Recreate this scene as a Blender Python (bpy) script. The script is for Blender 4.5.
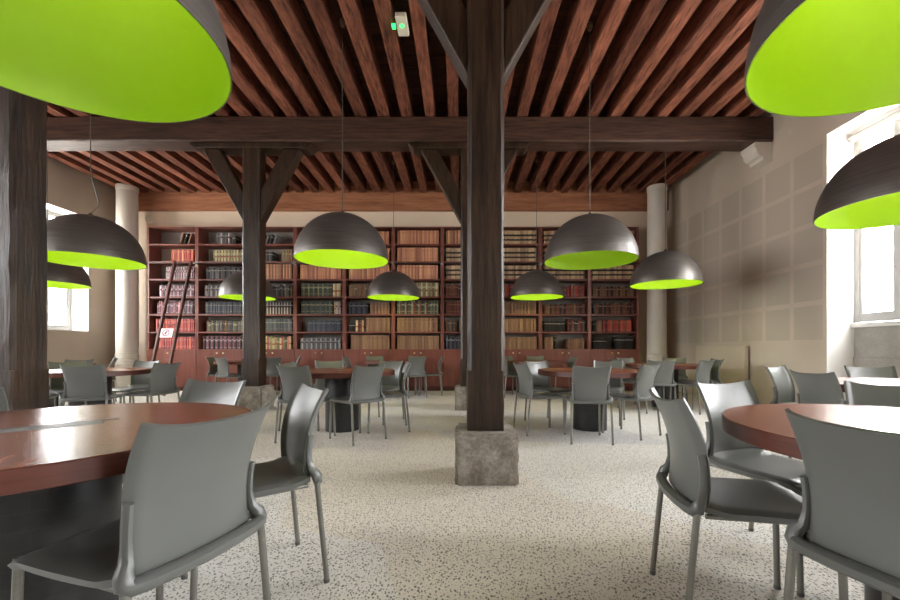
import bpy, bmesh, math, random
from mathutils import Vector, Matrix
for o in list(bpy.data.objects): bpy.data.objects.remove(o, do_unlink=True)
S = bpy.context.scene
COL = S.collection
PI = math.pi
# ---------------------------------------------------------------- camera, sky, exposure
cam = bpy.data.cameras.new('camera'); cam_o = bpy.data.objects.new('camera', cam); COL.objects.link(cam_o)
cam_o.location = (0, 0, 1.015); cam_o.rotation_euler = (PI/2, 0, 0)
cam.sensor_width = 36; cam.lens = 405/900*36
cam.shift_x = -9.3/900; cam.shift_y = 48.2/900
cam.clip_start = 0.03; cam.clip_end = 200
S.camera = cam_o
SKY = 42.0
w = bpy.data.worlds.new('sky'); S.world = w; w.use_nodes = True
nt = w.node_tree; nt.nodes.clear()
wo = nt.nodes.new('ShaderNodeOutputWorld'); bg = nt.nodes.new('ShaderNodeBackground')
tcw = nt.nodes.new('ShaderNodeTexCoord'); sep = nt.nodes.new('ShaderNodeSeparateXYZ'); rmp = nt.nodes.new('ShaderNodeValToRGB')
nt.links.new(tcw.outputs['Generated'], sep.inputs[0])
mr = nt.nodes.new('ShaderNodeMapRange'); mr.inputs[1].default_value = -1; mr.inputs[2].default_value = 1
nt.links.new(sep.outputs['Z'], mr.inputs[0]); nt.links.new(mr.outputs[0], rmp.inputs[0])
e = rmp.color_ramp.elements
e[0].position = 0.42; e[0].color = (0.66, 0.62, 0.56, 1)
e[1].position = 0.56; e[1].color = (0.97, 0.98, 1.0, 1)
nt.links.new(rmp.outputs[0], bg.inputs[0]); bg.inputs[1].default_value = SKY
nt.links.new(bg.outputs[0], wo.inputs[0])
S.view_settings.view_transform = 'Standard'; S.view_settings.look = 'None'
S.view_settings.gamma = 1; S.view_settings.use_curve_mapping = False
S.view_settings.exposure = 0.3
S.cycles.use_denoising = True
S.cycles.max_bounces = 10; S.cycles.diffuse_bounces = 6; S.cycles.glossy_bounces = 4; S.cycles.transparent_max_bounces = 8
S.cycles.sample_clamp_indirect = 12

# ---------------------------------------------------------------- materials
def lin(c):
    return tuple(((v/255)/12.92 if v <= 10 else (((v/255)+0.055)/1.055)**2.4) for v in c)
class NT:
    def __init__(s, name):
        s.m = bpy.data.materials.new(name); s.m.use_nodes = True
        s.t = s.m.node_tree; s.b = s.t.nodes['Principled BSDF']; s.o = s.t.nodes['Material Output']
    def n(s, typ, **kw):
        x = s.t.nodes.new('ShaderNode'+typ)
        for k, v in kw.items(): setattr(x, k, v)
        return x
    def l(s, a, b): s.t.links.new(a, b)
    def coord(s, kind='Object'):
        return s.n('TexCoord').outputs[kind]
    def mapping(s, vec, scale=(1,1,1), rot=(0,0,0), loc=(0,0,0)):
        m = s.n('Mapping'); s.l(vec, m.inputs[0]); m.inputs['Scale'].default_value = scale
        m.inputs['Rotation'].default_value = rot; m.inputs['Location'].default_value = loc
        return m.outputs[0]
    def noise(s, vec, scale, detail=4, rough=0.55):
        x = s.n('TexNoise'); s.l(vec, x.inputs['Vector']); x.inputs['Scale'].default_value = scale
        x.inputs['Detail'].default_value = detail; x.inputs['Roughness'].default_value = rough
        return x.outputs[0]
    def ramp(s, fac, stops, interp='LINEAR'):
        r = s.n('ValToRGB'); s.l(fac, r.inputs[0]); r.color_ramp.interpolation = interp
        el = r.color_ramp.elements
        while len(el) < len(stops): el.new(0.5)
        for q, (p, c) in zip(el, stops):
            q.position = p; q.color = (*c, 1) if len(c) == 3 else c
        return r.outputs[0]
    def mix(s, fac, a, b, mode='MIX'):
        x = s.n('MixRGB', blend_type=mode)
        for i, v in enumerate((fac, a, b)):
            if hasattr(v, 'links'): s.l(v, x.inputs[i])
            elif i == 0: x.inputs[0].default_value = v
            else: x.inputs[i].default_value = (*v, 1)
        return x.outputs[0]
    def math(s, op, a, b=None, c=None):
        x = s.n('Math', operation=op)
        for i, v in enumerate((a, b, c)):
            if v is None: continue
            if hasattr(v, 'links'): s.l(v, x.inputs[i])
            else: x.inputs[i].default_value = v
        return x.outputs[0]
    def bump(s, h, strength=0.3, dist=0.01):
        x = s.n('Bump'); s.l(h, x.inputs['Height']); x.inputs['Strength'].default_value = strength
        x.inputs['Distance'].default_value = dist; s.l(x.outputs[0], s.b.inputs['Normal'])
    def done(s, col=None, rough=0.5, metal=0, spec=0.5, coat=0):
        if col is not None:
            if hasattr(col, 'links'): s.l(col, s.b.inputs['Base Color'])
            else: s.b.inputs['Base Color'].default_value = (*col, 1)
        if hasattr(rough, 'links'): s.l(rough, s.b.inputs['Roughness'])
        else: s.b.inputs['Roughness'].default_value = rough
        s.b.inputs['Metallic'].default_value = metal; s.b.inputs['Specular IOR Level'].default_value = spec
        s.b.inputs['Coat Weight'].default_value = coat
        return s.m

def timber(name, dark, light, scale, rough=0.6, bump=0.5, spec=0.4, contrast=(0.3, 0.7), rnd=0.0):
    a = NT(name); c = a.coord()
    v = a.mapping(c, scale)
    n1 = a.noise(v, 3.0, 8, 0.65); n2 = a.noise(a.mapping(c, tuple(q*0.35 for q in scale)), 2.0, 3)
    f = a.math('ADD', a.math('MULTIPLY', n1, 0.65), a.math('MULTIPLY', n2, 0.35))
    col = a.ramp(f, [(contrast[0], dark), (contrast[1], light)])
    if rnd:
        oi = a.n('ObjectInfo').outputs['Random']
        k = a.math('MULTIPLY_ADD', oi, rnd, 1-rnd/2)
        hsv = a.n('HueSaturation'); a.l(col, hsv.inputs['Color']); a.l(k, hsv.inputs['Value']); col = hsv.outputs[0]
    a.bump(n1, bump, 0.01)
    return a.done(col, rough, 0, spec)
M = {}
M['post'] = timber('old_oak', (0.004, 0.0022, 0.0014), (0.058, 0.031, 0.016), (11, 11, 0.8), 0.42, 0.6, 0.4, (0.36, 0.68))
M['beam'] = timber('beam_oak', (0.010, 0.005, 0.0038), (0.098, 0.048, 0.032), (0.8, 11, 11), 0.5, 0.7, 0.35, (0.36, 0.66))
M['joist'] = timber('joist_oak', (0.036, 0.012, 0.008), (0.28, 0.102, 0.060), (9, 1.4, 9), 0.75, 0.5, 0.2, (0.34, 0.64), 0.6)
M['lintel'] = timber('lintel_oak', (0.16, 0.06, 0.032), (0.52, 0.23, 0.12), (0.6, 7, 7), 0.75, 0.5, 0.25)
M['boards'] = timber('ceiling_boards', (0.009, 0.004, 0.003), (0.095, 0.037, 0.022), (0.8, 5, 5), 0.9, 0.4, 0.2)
M['mahogany'] = timber('mahogany_panel', (0.125, 0.036, 0.026), (0.25, 0.082, 0.058), (10, 10, 0.8), 0.4, 0.05, 0.45)
M['ladder'] = timber('ladder_wood', (0.07, 0.022, 0.017), (0.14, 0.045, 0.034), (12, 12, 1), 0.4, 0.05, 0.45)

# tabletop: eight wedges of veneer meeting at the middle
a = NT('wedge_veneer'); sp = a.n('SeparateXYZ'); a.l(a.coord(), sp.inputs[0])
ang = a.math('ARCTAN2', sp.outputs[1], sp.outputs[0])
sec = a.math('MULTIPLY', a.math('FLOOR', a.math('DIVIDE', a.math('ADD', ang, PI), PI/4)), PI/4)
sec = a.math('SUBTRACT', sec, PI - PI/8)
cs, sn = a.math('COSINE', sec), a.math('SINE', sec)
al = a.math('ADD', a.math('MULTIPLY', sp.outputs[0], cs), a.math('MULTIPLY', sp.outputs[1], sn))
ac = a.math('SUBTRACT', a.math('MULTIPLY', sp.outputs[1], cs), a.math('MULTIPLY', sp.outputs[0], sn))
cb = a.n('CombineXYZ'); a.l(a.math('MULTIPLY', al, 1.1), cb.inputs[0]); a.l(a.math('MULTIPLY', ac, 20), cb.inputs[1]); a.l(sec, cb.inputs[2])
n1 = a.noise(cb.outputs[0], 2.2, 5, 0.5)
col = a.ramp(n1, [(0.32, (0.130, 0.034, 0.019)), (0.68, (0.285, 0.090, 0.050))])
tint = a.math('MULTIPLY_ADD', a.math('SINE', a.math('MULTIPLY', sec, 5.3)), 0.08, 1.0)
hs = a.n('HueSaturation'); a.l(col, hs.inputs['Color']); a.l(tint, hs.inputs['Value'])
M['table'] = a.done(hs.outputs[0], 0.27, 0, 0.55)
a = NT('table_edge_wood'); n1 = a.noise(a.mapping(a.coord(), (1, 1, 16)), 3, 6)
M['table_edge'] = a.done(a.ramp(n1, [(0.3, (0.06, 0.016, 0.010)), (0.7, (0.12, 0.034, 0.020))]), 0.35)
a = NT('pedestal_black'); c = a.coord('UV')
br = a.n('TexBrick'); a.l(c, br.inputs['Vector']); br.inputs['Scale'].default_value = 9; br.inputs['Mortar Size'].default_value = 0.012
br.inputs['Color1'].default_value = (0.010, 0.010, 0.011, 1); br.inputs['Color2'].default_value = (0.015, 0.015, 0.015, 1); br.inputs['Mortar'].default_value = (0.020, 0.019, 0.018, 1)
n1 = a.noise(a.coord(), 26, 5); a.bump(n1, 0.15, 0.004)
M['pedestal'] = a.done(a.mix(0.3, br.outputs[0], a.ramp(n1, [(0.3, (0.006,)*3), (0.7, (0.034,)*3)])), 0.38, 0, 0.5)

a = NT('grey_plastic'); n1 = a.noise(a.coord(), 420, 2); a.bump(n1, 0.07, 0.001)
n2 = a.noise(a.coord(), 3, 2)
M['plastic'] = a.done(a.ramp(n2, [(0.3, (0.106, 0.111, 0.104)), (0.7, (0.124, 0.130, 0.122))]), 0.34, 0, 0.5)
a = NT('satin_steel'); n1 = a.noise(a.mapping(a.coord(), (1, 1, 30)), 30, 3)
M['steel'] = a.done(a.ramp(n1, [(0.3, (0.17, 0.168, 0.148)), (0.7, (0.23, 0.225, 0.20))]), 0.36, 0.4)
M['rubber'] = NT('dark_rubber').done((0.10, 0.10, 0.095), 0.7)
a = NT('lamp_metal'); n1 = a.noise(a.mapping(a.coord(), (1, 1, 30)), 3.0, 6, 0.6)
M['shade'] = a.done(a.ramp(n1, [(0.3, (0.095, 0.086, 0.078)), (0.7, (0.17, 0.152, 0.138))]), 0.40, 0.5, 0.5)
a = NT('lime_paint'); n1 = a.noise(a.coord(), 8, 2)
M['lime'] = a.done(a.ramp(n1, [(0.3, (0.255, 0.485, 0.008)), (0.7, (0.265, 0.50, 0.011))]), 0.4, 0, 0.35)
a = NT('cord_grey'); M['cord'] = a.done((0.10, 0.085, 0.07), 0.5, 0.3)
def bulb_mat(name, st):
    a = NT(name); a.b.inputs['Emission Color'].default_value = (1, 0.93, 0.78, 1); a.b.inputs['Emission Strength'].default_value = st
    return a.done((0.9, 0.9, 0.88), 0.3)
M['bulb_on'] = bulb_mat('bulb_lit', 14.0); M['bulb_off'] = bulb_mat('bulb_unlit', 0.0)

# floor: pale sheet flooring with dark flecks and tinted areas
a = NT('flecked_floor'); c = a.coord()
nz = a.n('TexNoise'); a.l(c, nz.inputs['Vector']); nz.inputs['Scale'].default_value = 9
off = a.n('VectorMath', operation='SCALE'); a.l(nz.outputs[1], off.inputs[0]); off.inputs['Scale'].default_value = 0.05
wv = a.n('VectorMath', operation='ADD'); a.l(c, wv.inputs[0]); a.l(off.outputs[0], wv.inputs[1])
def flecks(scale, stretch, rot, thr, rnd):
    v = a.mapping(wv.outputs[0], stretch, (0, 0, rot))
    vo = a.n('TexVoronoi', voronoi_dimensions='2D'); a.l(v, vo.inputs['Vector']); vo.inputs['Scale'].default_value = scale
    sc = a.n('SeparateColor'); a.l(vo.outputs['Color'], sc.inputs[0])
    t = a.math('MULTIPLY_ADD', sc.outputs[0], rnd, thr)
    return a.math('MULTIPLY', a.math('LESS_THAN', vo.outputs['Distance'], t), a.math('GREATER_THAN', sc.outputs[1], 0.18)), sc
f1, s1 = flecks(72, (1.0, 0.6, 1), 0.5, 0.12, 0.20)
f2, s2 = flecks(84, (0.6, 1.0, 1), 0.9, 0.07, 0.18)
pv = a.n('TexVoronoi', voronoi_dimensions='2D'); a.l(a.mapping(wv.outputs[0], (1, 1, 1), (0, 0, 0.4), (0.3, 0.1, 0)), pv.inputs['Vector']); pv.inputs['Scale'].default_value = 0.62
ps = a.n('SeparateColor'); a.l(pv.outputs['Color'], ps.inputs[0])
base = a.ramp(ps.outputs[0], [(0.0, (0.74, 0.68, 0.59)), (0.3, (0.78, 0.76, 0.72)), (0.55, (0.62, 0.61, 0.62)), (0.75, (0.75, 0.73, 0.67))], 'CONSTANT')
fine = a.noise(c, 60, 4); base = a.mix(0.22, base, a.ramp(fine, [(0.3, (0.40, 0.38, 0.35)), (0.7, (0.78, 0.76, 0.72))]))
fc = a.ramp(s1.outputs[2], [(0, (0.075, 0.075, 0.085)), (0.5, (0.14, 0.12, 0.10)), (1, (0.17, 0.18, 0.21))])
col = a.mix(a.math('MULTIPLY', f2, 0.7), a.mix(f1, base, fc), (0.20, 0.185, 0.17))
M['floor'] = a.done(col, 0.5, 0, 0.35)

def plaster(name, c0, c1, rough=0.9):
    a = NT(name); n1 = a.noise(a.coord(), 1.1, 4); n2 = a.noise(a.coord(), 90, 3); a.bump(n2, 0.05, 0.003)
    return a.done(a.ramp(n1, [(0.3, c0), (0.7, c1)]), rough, 0, 0.2)
M['wall'] = plaster('taupe_plaster', (0.36, 0.305, 0.25), (0.40, 0.34, 0.28))
M['wall_back'] = plaster('cream_plaster', (0.82, 0.69, 0.55), (0.86, 0.73, 0.59))
M['white'] = plaster('white_paint', (0.66, 0.64, 0.61), (0.70, 0.68, 0.65), 0.6)
M['joinery'] = plaster('grey_white_joinery', (0.40, 0.395, 0.38), (0.44, 0.435, 0.42), 0.5)
M['column'] = plaster('column_paint', (0.58, 0.54, 0.48), (0.64, 0.60, 0.54), 0.4)
# right wall: square sound panels in a grid above a plain dado
a = NT('panelled_plaster'); c = a.coord(); sp = a.n('SeparateXYZ'); a.l(c, sp.inputs[0])
def grid(vout, origin):
    f = a.math('FRACT', a.math('DIVIDE', a.math('SUBTRACT', vout, origin), 0.573))
    d = a.math('ABSOLUTE', a.math('SUBTRACT', f, 0.5))
    mp = a.n('MapRange'); mp.inputs[1].default_value = 0.445; mp.inputs[2].default_value = 0.425; a.l(d, mp.inputs[0]); return mp.outputs[0]
g = a.math('MULTIPLY', grid(sp.outputs[1], 5.70-0.573), grid(sp.outputs[2], 1.10))
g = a.math('MULTIPLY', g, a.math('MULTIPLY', a.math('GREATER_THAN', sp.outputs[1], 5.70), a.math('LESS_THAN', sp.outputs[1], 9.72)))
g = a.math('MULTIPLY', g, a.math('MULTIPLY', a.math('GREATER_THAN', sp.outputs[2], 1.10), a.math('LESS_THAN', sp.outputs[2], 3.97)))
n1 = a.noise(c, 1.2, 4)
basec = a.ramp(n1, [(0.3, (0.50, 0.435, 0.355)), (0.7, (0.55, 0.48, 0.40))])
M['wall_right'] = a.done(a.mix(a.math('MULTIPLY', g, 1.0), basec, (0.455, 0.40, 0.33)), 0.85, 0, 0.2)
def stone(name, stops, sc=7, bump=0.6):
    a = NT(name); n1 = a.noise(a.coord(), sc, 8, 0.65); n2 = a.noise(a.coord(), sc*7, 4, 0.7)
    f = a.math('MULTIPLY_ADD', n2, 0.4, a.math('MULTIPLY', n1, 0.6)); a.bump(f, bump, 0.02)
    return a.done(a.ramp(f, stops), 0.9, 0, 0.2)
M['stone'] = stone('weathered_stone', [(0.34, (0.14, 0.125, 0.105)), (0.5, (0.27, 0.245, 0.215)), (0.64, (0.44, 0.41, 0.37))])
M['apron'] = stone('grey_limestone', [(0.3, (0.24, 0.225, 0.20)), (0.7, (0.36, 0.34, 0.31))], 4, 0.3)
a = NT('thin_glass'); tr = a.n('BsdfTransparent'); gl = a.n('BsdfGlossy'); gl.inputs['Roughness'].default_value = 0.02
mx = a.n('MixShader'); mx.inputs[0].default_value = 0.05; a.l(tr.outputs[0], mx.inputs[1]); a.l(gl.outputs[0], mx.inputs[2]); a.l(mx.outputs[0], a.o.inputs[0])
M['glass'] = a.m
M['knob'] = NT('brass_knob').done((0.62, 0.50, 0.30), 0.3, 0.8)
M['chrome'] = NT('bright_metal').done((0.75, 0.74, 0.72), 0.25, 0.7)
M['rail'] = NT('dark_rail').done((0.06, 0.05, 0.05), 0.4, 0.5)
M['cream_enamel'] = plaster('cream_enamel', (0.56, 0.49, 0.39), (0.59, 0.52, 0.42), 0.4)
M['backpanel'] = plaster('grey_back_panel', (0.30, 0.28, 0.26), (0.36, 0.34, 0.31))
M['sign_white'] = NT('sign_white').done((0.85, 0.84, 0.84), 0.5)
M['sign_red'] = NT('sign_plum').done((0.36, 0.06, 0.14), 0.5)
M['sign_black'] = NT('sign_figure').done((0.05, 0.05, 0.06), 0.5)
M['ivory'] = NT('ivory_plastic').done((0.75, 0.70, 0.58), 0.4)
a = NT('green_indicator_glint'); a.b.inputs['Emission Color'].default_value = (0.02, 1.0, 0.12, 1); a.b.inputs['Emission Strength'].default_value = 3.0
M['green_led_glint'] = a.done((0.05, 0.5, 0.1), 0.4)
M['slot'] = NT('slot_black').done((0.012, 0.012, 0.012), 0.4)
M['plate'] = NT('grey_plate').done((0.11, 0.10, 0.095), 0.4, 0.3)

# ---------------------------------------------------------------- mesh helpers
class MB:
    def __init__(s): s.v = []; s.f = []; s.uv = {}
    def add(s, vs, fs, uvs=None):
        b = len(s.v); s.v += [tuple(v) for v in vs]
        for i, f in enumerate(fs):
            s.f.append(tuple(b+q for q in f))
            if uvs: s.uv[len(s.f)-1] = uvs[i]
        return s
    def box(s, x0, x1, y0, y1, z0, z1, mat=None):
        vs = [(x, y, z) for z in (z0, z1) for y in (y0, y1) for x in (x0, x1)]
        if mat: vs = [mat @ Vector(v) for v in vs]
        return s.add(vs, [(0,2,3,1),(4,5,7,6),(0,1,5,4),(2,6,7,3),(0,4,6,2),(1,3,7,5)])
    def tube(s, pts, r, n=10, r2=None, cap=True):
        pts = [Vector(p) for p in pts]; rings = []; up = None
        for i, p in enumerate(pts):
            t = (pts[min(i+1, len(pts)-1)] - pts[max(i-1, 0)]).normalized()
            if up is None: up = Vector((0,0,1)) if abs(t.z) < 0.9 else Vector((0,1,0))
            a = t.cross(up).normalized(); b = a.cross(t).normalized(); up = b
            rr = r if r2 is None else r+(r2-r)*i/(len(pts)-1)
            rings.append([p + a*rr*math.cos(2*PI*k/n) + b*rr*math.sin(2*PI*k/n) for k in range(n)])
        vs = [v for q in rings for v in q]; fs = []
        for i in range(len(pts)-1):
            for k in range(n):
                fs.append((i*n+k, i*n+(k+1)%n, (i+1)*n+(k+1)%n, (i+1)*n+k))
        if cap: fs += [tuple(range(n-1, -1, -1)), tuple((len(pts)-1)*n+k for k in range(n))]
        return s.add(vs, fs)
    def lathe(s, prof, n=32, cx=0, cy=0, uv=False):
        vs = []; fs = []; uvs = []
        m = len(prof)
        for k in range(n):
            a = 2*PI*k/n
            for (r, z) in prof: vs.append((cx+r*math.cos(a), cy+r*math.sin(a), z))
        for k in range(n):
            for i in range(m-1):
                k2 = (k+1) % n
                fs.append((k*m+i, k2*m+i, k2*m+i+1, k*m+i+1))
                if uv: uvs.append([(k/n*2, i/(m-1)), ((k+1)/n*2, i/(m-1)), ((k+1)/n*2, (i+1)/(m-1)), (k/n*2, (i+1)/(m-1))])
        return s.add(vs, fs, uvs if uv else None)
    def build(s, name, mat, parent=None, smooth=None, bevel=0, seg=2, merge=False):
        me = bpy.data.meshes.new(name); me.from_pydata(s.v, [], s.f)
        if s.uv:
            ul = me.uv_layers.new(name='UVMap')
            for p in me.polygons:
                u = s.uv.get(p.index)
                if u:
                    for li, q in zip(p.loop_indices, u): ul.data[li].uv = q
        if bevel or merge:
            bm = bmesh.new(); bm.from_mesh(me)
            bmesh.ops.remove_doubles(bm, verts=bm.verts, dist=1e-5)
            if bevel: bmesh.ops.bevel(bm, geom=list(bm.edges), offset=bevel, segments=seg, profile=0.5, affect='EDGES', clamp_overlap=True)
            bm.to_mesh(me); bm.free()
        bm = bmesh.new(); bm.from_mesh(me); bmesh.ops.recalc_face_normals(bm, faces=bm.faces); bm.to_mesh(me); bm.free()
        if smooth:
            me.shade_smooth(); me.set_sharp_from_angle(angle=math.radians(smooth))
        for q in (mat if isinstance(mat, (list, tuple)) else [mat]): me.materials.append(q)
        o = bpy.data.objects.new(name, me); COL.objects.link(o)
        if parent: o.parent = parent
        return o
def tag(o, label, cat, group=None):
    o['label'] = label; o['category'] = cat
    if group: o['group'] = group
    return o
def thing(name, label, cat, loc=(0,0,0), rz=0, group=None):
    o = bpy.data.objects.new(name, None); COL.objects.link(o); o.location = loc; o.rotation_euler = (0,0,rz); o.empty_display_size = 0.1
    return tag(o, label, cat, group)
def struct(o): o['kind'] = 'structure'; return o
def copy_tree(o, parent=None):
    c = o.copy(); COL.objects.link(c); c.parent = parent
    for ch in list(o.children): copy_tree(ch, c)
    return c
R = random.Random(7)

# ---------------------------------------------------------------- shell
XL, XR, YB, YF, ZC = -8.40, 5.15, 10.05, -5.0, 5.12
TH = 0.45
struct(MB().box(XL-TH, XR+TH, YF-0.3, YB+0.3, -0.1, 0).build('floor', M['floor']))
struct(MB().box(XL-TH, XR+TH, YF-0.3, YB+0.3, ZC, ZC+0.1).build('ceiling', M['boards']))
WIN_R = [(4.50, 5.68, 0.0, 4.02), (1.90, 3.08, 0.0, 4.02), (-0.70, 0.48, 0.0, 4.02), (-3.30, -2.12, 0.0, 4.02)]  # first one is in view; the others are unseen, placed to light pillars and tables
WIN_L = [(8.02, 9.18, 1.39, 3.98), (5.30, 6.46, 1.39, 3.98), (2.58, 3.74, 1.39, 3.98), (-0.14, 1.02, 1.39, 3.98), (-2.86, -1.70, 1.39, 3.98)]  # only the far one is in view; the rest are unseen, guessed for their light
def side_wall(x0, x1, wins, name, mat):
    m = MB(); ys = YF
    for (a0, a1, z0, z1) in sorted(wins):
        m.box(x0, x1, ys, a0, 0, ZC)
        if z0 > 0: m.box(x0, x1, a0, a1, 0, z0)
        m.box(x0, x1, a0, a1, z1, ZC); ys = a1
    m.box(x0, x1, ys, YB+0.3, 0, ZC)
    return struct(m.build(name, mat))
side_wall(XL-TH, XL, WIN_L, 'wall_left', M['wall'])
side_wall(XR, XR+TH, WIN_R, 'wall_right', M['wall_right'])
struct(MB().box(XL, XR, YB, YB+0.3, 0, ZC).build('wall_back', M['wall_back']))
RW = []
m = MB(); xs = XL
for (a0, a1) in RW:
    m.box(xs, a0, YF-0.3, YF, 0, ZC); m.box(a0, a1, YF-0.3, YF, 0, 1.0); m.box(a0, a1, YF-0.3, YF, 4.0, ZC); xs = a1
m.box(xs, XR, YF-0.3, YF, 0, ZC)
struct(m.build('wall_front', M['wall']))

# white plastered reveals, window joinery and stone aprons
def portal(loc, rot, sx, sy):
    l = bpy.data.lights.new('window_portal', 'AREA'); l.shape = 'RECTANGLE'; l.size = sx; l.size_y = sy
    l.cycles.is_portal = True
    o = bpy.data.objects.new('window_portal', l); COL.objects.link(o); o.location = loc; o.rotation_euler = rot
wi = 0; ti = 0
for side, wins in ((1, WIN_R), (-1, WIN_L)):
    X0 = XR if side > 0 else XL
    for (a0, a1, z0, z1) in wins:
        wi += 1
        xa = X0; xb = X0 + side*TH; xf = X0 + side*0.38
        lo, hi = min(xa, xb), max(xa, xb)
        zs = max(z0, 1.36)
        # reveal lining
        t = 0.012; m = MB()
        m.box(lo-0.002 if side > 0 else lo, hi if side > 0 else hi+0.002, a1-t, a1, z0, z1)
        m.box(lo, hi, a0, a0+t, z0, z1); m.box(lo, hi, a0+t, a1-t, z1-t, z1)
        if z0 > 0: m.box(lo, hi, a0+t, a1-t, z0, z0+t)
        ti += 1; struct(m.build('trim_%d' % ti, M['white']))
        f0, f1 = sorted((xf, xf + side*0.06))
        root = bpy.data.objects.new('window_%d' % wi, None); COL.objects.link(root); struct(root)
        root.location = ((f0+f1)/2, (a0+a1)/2, zs); bx = -root.location
        T = Matrix.Translation(bx)
        b0, b1 = a0+t, a1-t
        m = MB(); fw = 0.06
        m.box(f0, f1, b0, b0+fw, zs+t, z1-t, T); m.box(f0, f1, b1-fw, b1, zs+t, z1-t, T)
        m.box(f0, f1, b0+fw, b1-fw, zs+t, zs+t+fw, T); m.box(f0, f1, b0+fw, b1-fw, z1-t-fw, z1-t, T)
        m.build('frame', M['joinery'], root)
        cy = (b0+b1)/2
        MB().box(f0-0.01, f1+0.01, cy-0.035, cy+0.035, zs+t+fw, z1-t-fw, T).build('mullion', M['joinery'], root)
        for q0, q1 in ((b0+fw, cy-0.035), (cy+0.035, b1-fw)):
            zt = zs+t+fw; ze = z1-t-fw
            m = MB(); s_ = 0.045
            m.box(f0+0.01, f1-0.01, q0, q0+s_, zt, ze, T); m.box(f0+0.01, f1-0.01, q1-s_, q1, zt, ze, T)
            m.box(f0+0.01, f1-0.01, q0+s_, q1-s_, zt, zt+s_+0.02, T); m.box(f0+0.01, f1-0.01, q0+s_, q1-s_, ze-s_, ze, T)
            m.box(f0+0.02, f1-0.02, q0+s_, q1-s_, zt+0.62, zt+0.645, T); m.box(f0+0.02, f1-0.02, q0+s_, q1-s_, zt+1.5, zt+1.525, T)
            sash = m.build('sash', M['joinery'], root)
            xm = (f0+f1)/2
            MB().box(xm-0.003, xm+0.003, q0+s_*0.8, q1-s_*0.8, zt+s_*0.8, ze-s_*0.8, T).build('pane', M['glass'], sash)
        if side > 0:
            MB().tube([T @ Vector((xf-0.06, b0+0.01, z1-0.10)), T @ Vector((xf-0.06, b1-0.01, z1-0.10))], 0.04, 16).build('roller_blind', M['white'], root, 40)
            MB().tube([T @ Vector((xf-0.09, b1-0.04, z1-0.12)), T @ Vector((xf-0.09, b1-0.04, z1-0.55))], 0.004, 6).build('pull_cord', M['cord'], root)
            ti += 1
            m = MB(); m.box(xf-0.02, xb, b0, b1, 0, 0.89); m.box(xf-0.005, xb, b0, b1, 0.89, 1.302)
            struct(m.build('trim_%d' % ti, M['apron'], bevel=0.006))
            MB().box(xf-0.05, xb, b0, b1, 1.302, 1.362, T).build('sill', M['white'], root)
        portal((X0 + side*0.44, (a0+a1)/2, (zs+z1)/2), (0, PI/2*side, 0), z1-zs, a1-a0)
for (a0, a1) in RW:
    wi += 1
    root = bpy.data.objects.new('window_%d' % wi, None); COL.objects.link(root); struct(root); root.location = ((a0+a1)/2, YF-0.15, 1)
    T = Matrix.Translation(-root.location); m = MB()
    for (p0, p1) in ((a0, a0+0.07), ((a0+a1)/2-0.04, (a0+a1)/2+0.04), (a1-0.07, a1)): m.box(p0, p1, YF-0.19, YF-0.12, 1, 4, T)
    for (p0, p1) in ((a0+0.07, (a0+a1)/2-0.04), ((a0+a1)/2+0.04, a1-0.07)):
        m.box(p0, p1, YF-0.19, YF-0.12, 1, 1.07, T); m.box(p0, p1, YF-0.19, YF-0.12, 3.93, 4, T)
    fr = m.build('frame', M['joinery'], root)
    MB().box(a0+0.05, a1-0.05, YF-0.158, YF-0.152, 1.05, 3.95, T).build('pane', M['glass'], root)
    portal(((a0+a1)/2, YF-0.25, 2.5), (PI/2, 0, 0), a1-a0, 3.0)

# ---------------------------------------------------------------- timber frame
def wobbly(x0, x1, y0, y1, z0, z1, axis, n, amp, cham=0):
    """long timber with slightly uneven faces; axis 1 = along Y, 0 = along X, 2 = upright"""
    m = MB(); lens = ((x0, x1), (y0, y1), (z0, z1)); a0, a1 = lens[axis]
    oth = [i for i in range(3) if i != axis]
    (p0, p1), (q0, q1) = lens[oth[0]], lens[oth[1]]
    vs = []; fs = []
    c = cham
    prof = [(p0+c, q0), (p1-c, q0), (p1, q0+c), (p1, q1-c), (p1-c, q1), (p0+c, q1), (p0, q1-c), (p0, q0+c)] if c else [(p0, q0), (p1, q0), (p1, q1), (p0, q1)]
    k = len(prof); jit = [(0, 0)]*k
    for i in range(n+1):
        t = a0+(a1-a0)*i/n
        jit = [(j[0]*0.6+R.uniform(-amp, amp), j[1]*0.6+R.uniform(-amp, amp)) for j in jit]
        for (p, q), j in zip(prof, jit):
            v = [0, 0, 0]; v[axis] = t; v[oth[0]] = p+j[0]; v[oth[1]] = q+j[1]; vs.append(v)
    for i in range(n):
        for j in range(k): fs.append((i*k+j, i*k+(j+1) % k, (i+1)*k+(j+1) % k, (i+1)*k+j))
    fs += [tuple(range(k)), tuple(n*k+j for j in range(k))]
    return m.add(vs, fs)
ZJ, ZB = 4.82, 4.41
k0 = int((XL+0.1+0.095)/0.38); 
for (ya, yb) in ((0.5, 6.80), (6.81, YB-0.13)):
    for k in range(-22, 14):
        x = -0.095+0.38*k
        if x-0.09 < XL or x+0.09 > XR: continue
        x += R.uniform(-0.012, 0.012); hw = R.uniform(0.074, 0.088)
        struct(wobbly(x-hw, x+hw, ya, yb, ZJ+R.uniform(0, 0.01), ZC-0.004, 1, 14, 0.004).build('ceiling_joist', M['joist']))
ROW = [3.22, 6.82]; PX = [-3.535, 0.205]
beam_lab = ['dark oak cross beam carried by the front pillars, above the big lamps', 'dark oak cross beam spanning wall to wall behind the front pillar']
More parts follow.
